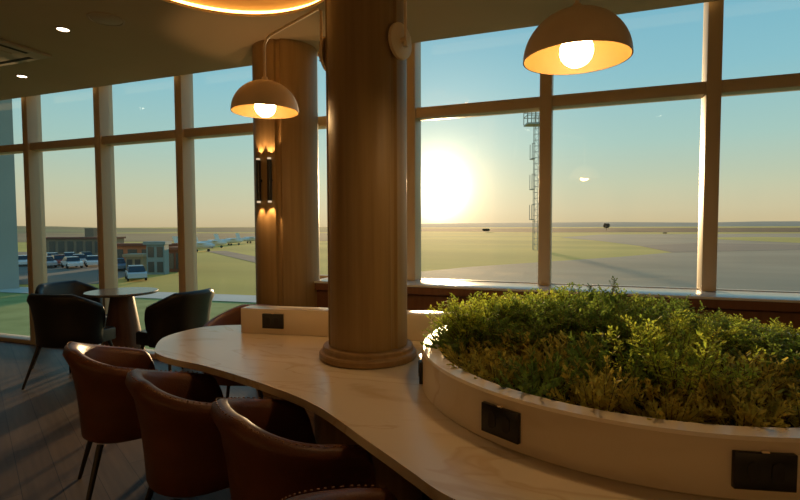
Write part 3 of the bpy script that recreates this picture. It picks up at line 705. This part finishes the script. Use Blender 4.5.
for i, (px, py, c, cn, w_) in enumerate(cars):
    o = cp if i == 0 else copy_tree(cp)
    p = at(px, py, GZ); o.location = (p.x, p.y, GZ+.03); o.rotation_euler.z = math.atan2(p.y, p.x)+rad(R.choice((4, 184, 12)))
    if i == len(cars)-1: pass
    paint(o, PAINT[c]); tag(o, '%s car parked %s' % (cn, w_), 'car', 'cars in the car park')
# apron light mast
p = at(537.5, 250, GZ); dep = (p-Vector((0, 0, EYE))).dot(fw); H_ = far(537.5, 112, dep).z-GZ; u = dep/F
o = tag(empty('light_mast', (p.x, p.y, GZ), YAW), 'tall lattice light mast with ladder and railed platform on the airfield', 'mast')
m = MB()
for xx in (-4.2*u, .5*u):
    for yy in (-.5, .5): m.cyl((xx, yy, 0), (xx, yy, H_-5*u), .07, n=8)
for k in range(24):
    z = (H_-6*u)*k/23; m.cyl((-4.2*u, -.5, z), (.5*u, -.5, z), .04, n=6); m.cyl((-4.2*u, .5, z), (.5*u, .5, z), .04, n=6)
    if k < 23: z2 = (H_-6*u)*(k+1)/23; m.cyl((-4.2*u if k % 2 else .5*u, -.5, z), (.5*u if k % 2 else -4.2*u, -.5, z2), .03, n=6)
m.build('lattice', GALV, o)
m = MB()
for xx in (2.2*u, 4.6*u): m.cyl((xx, -.5, 0), (xx, -.5, H_-4*u), .06, n=8)
for k in range(70): z = (H_-5*u)*k/69; m.cyl((2.2*u, -.5, z), (4.6*u, -.5, z), .035, n=6)
m.build('ladder', GALV, o)
m = MB(); m.box((-13*u, -1.6, H_-14.5*u), (3*u, 1.6, H_-13*u))
for xx in (-13*u, -9*u, -5*u, -1*u, 3*u):
    for yy in (-1.6, 1.6): m.cyl((xx, yy, H_-13*u), (xx, yy, H_-1*u), .09, n=6)
for z in (H_-1*u, H_-6*u):
    for yy in (-1.6, 1.6): m.cyl((-13*u, yy, z), (3*u, yy, z), .09, n=6)
    for xx in (-13*u, 3*u): m.cyl((xx, -1.6, z), (xx, 1.6, z), .09, n=6)
m.build('platform', GALV, o, smooth=False)
for zz in (30, 60, 90):
    m = MB(); z = zz*u
    m.box((-7.2*u, -.9, z), (-4.2*u, .9, z+.2)); m.cyl((-7.2*u, -.9, z), (-7.2*u, -.9, z+15*u), .07, n=6); m.cyl((-7.2*u, .9, z), (-7.2*u, .9, z+15*u), .07, n=6); m.cyl((-7.2*u, -.9, z+15*u), (-4.2*u, -.9, z+15*u), .07, n=6); m.build('landing', GALV, o, smooth=False)
m = MB()
for k, xx in enumerate((-8*u, -2*u, 6*u, 13*u, 15*u)): m.obox((xx, -1.2, H_+(1 if k < 2 else 6)*u), (1.6*u, .3, 1.4*u), .1*k)
m.cyl((-3*u, 0, H_-14*u), (-3*u, 0, H_+4*u), .15, n=8); m.cyl((-3*u, 0, H_+4*u), (15*u, 0, H_+5*u), .12, n=8); m.build('floodlights', GALV, o, smooth=False)
# lone tree, bushes
def tree(px, pyb, pyt, wpx, label, mt, name='tree', group=None):
    p = at(px, pyb, GZ); dep = (p-Vector((0, 0, EYE))).dot(fw); h = (pyb-pyt)*dep/F; w = wpx*dep/F/2
    o = tag(empty(name, (p.x, p.y, GZ)), label, 'tree', group)
    q = MB(); q.cyl((0, 0, 0), (0, 0, h*.6), .06*w, .04*w, 8); q.build('trunk', STEM, o)
    q = MB(); rnd = random.Random(int(px))
    for k in range(420):
        th = rnd.uniform(0, 2*PI); ph = rnd.uniform(-.9, 1.0); rr = rnd.uniform(.45, 1)
        c = Vector((w*rr*math.cos(th)*math.cos(ph), w*rr*math.sin(th)*math.cos(ph), h*.62+h*.38*rr*math.sin(ph)))
        ax = Vector((rnd.gauss(0, 1), rnd.gauss(0, 1), rnd.gauss(0, 1))).normalized(); bx = ax.orthogonal().normalized(); s_ = w*.16
        q.quad((c-ax*s_, c+bx*s_*.7, c+ax*s_, c-bx*s_*.7))
    q.build('crown', mt, o, smooth=False); return o
TLEAF = mat('tree leaves', (.045, .055, .03), .8, var=.3, scale=2)
tree(606.5, 230.6, 222.6, 6.5, 'lone dark tree standing on the horizon right of the light mast', TLEAF)
tree(486, 232, 228.6, 8, 'low dark tree on the horizon under the sun glow', TLEAF)
tree(665, 234, 232.4, 4, 'small round bush beyond the apron', TLEAF, 'bush')

# ------------------------------------------------------------------ sky and sun
SUN = Vector((-.2796, .9571, .0755)).normalized()
w = bpy.data.worlds.new('evening sky'); sc.world = w; w.use_nodes = True; nt = w.node_tree; nt.nodes.clear()
tc = nt.nodes.new('ShaderNodeTexCoord'); sx = nt.nodes.new('ShaderNodeSeparateXYZ'); nt.links.new(tc.outputs['Generated'], sx.inputs[0])
rp = nt.nodes.new('ShaderNodeValToRGB'); cr = rp.color_ramp
stops = [(-.30, (60, 54, 40)), (-.01, (120, 105, 75)), (.0, (208, 188, 148)), (.03, (211, 200, 164)), (.075, (200, 206, 178)), (.15, (172, 206, 198)), (.26, (142, 197, 210)), (.42, (112, 180, 208)), (.7, (95, 155, 190)), (1, (70, 120, 165))]
mr = nt.nodes.new('ShaderNodeMapRange'); mr.inputs['From Min'].default_value = -.3; mr.inputs['From Max'].default_value = 1
nt.links.new(sx.outputs['Z'], mr.inputs['Value']); nt.links.new(mr.outputs[0], rp.inputs[0])
while len(cr.elements) < len(stops): cr.elements.new(.5)
for e, (z, c) in zip(cr.elements, stops): e.position = (z+.3)/1.3; e.color = (*lin(c), 1)
dt = nt.nodes.new('ShaderNodeVectorMath'); dt.operation = 'DOT_PRODUCT'; dt.inputs[1].default_value = SUN
nm = nt.nodes.new('ShaderNodeVectorMath'); nm.operation = 'NORMALIZE'; nt.links.new(tc.outputs['Generated'], nm.inputs[0]); nt.links.new(nm.outputs[0], dt.inputs[0])
nt.links.new(nm.outputs[0], sx.inputs[0])
acc = rp.outputs[0]
for pw, st, colr, lo_ in ((1400, 9, (1, .86, .55), .965), (330, 1.15, (1, .80, .50), .85), (60, .42, (1, .70, .42), .4), (9, .06, (1, .7, .4), .02)):
    mx0 = nt.nodes.new('ShaderNodeMath'); mx0.operation = 'MAXIMUM'; mx0.inputs[1].default_value = lo_; nt.links.new(dt.outputs['Value'], mx0.inputs[0])
    pn = nt.nodes.new('ShaderNodeMath'); pn.operation = 'POWER'; pn.inputs[1].default_value = pw; nt.links.new(mx0.outputs[0], pn.inputs[0])
    ml = nt.nodes.new('ShaderNodeVectorMath'); ml.operation = 'SCALE'; ml.inputs[0].default_value = tuple(v*st for v in colr); nt.links.new(pn.outputs[0], ml.inputs['Scale'])
    ad = nt.nodes.new('ShaderNodeVectorMath'); ad.operation = 'ADD'; nt.links.new(acc, ad.inputs[0]); nt.links.new(ml.outputs[0], ad.inputs[1]); acc = ad.outputs[0]
bg = nt.nodes.new('ShaderNodeBackground'); nt.links.new(acc, bg.inputs[0]); bg.inputs[1].default_value = 1.0
wo = nt.nodes.new('ShaderNodeOutputWorld'); nt.links.new(bg.outputs[0], wo.inputs[0])
sd = bpy.data.lights.new('sun', 'SUN'); sd.energy = 7; sd.color = (1, .66, .34); sd.angle = rad(2.6)
so = bpy.data.objects.new('sun', sd); COL.objects.link(so); so.rotation_euler = SUN.to_track_quat('Z', 'Y').to_euler(); so.location = (-3, 9, 6)

vs_ = sc.view_settings; sc.display_settings.display_device = 'sRGB'; vs_.view_transform = 'Standard'; vs_.look = 'None'; vs_.gamma = 1; vs_.exposure = 0; vs_.use_curve_mapping = False
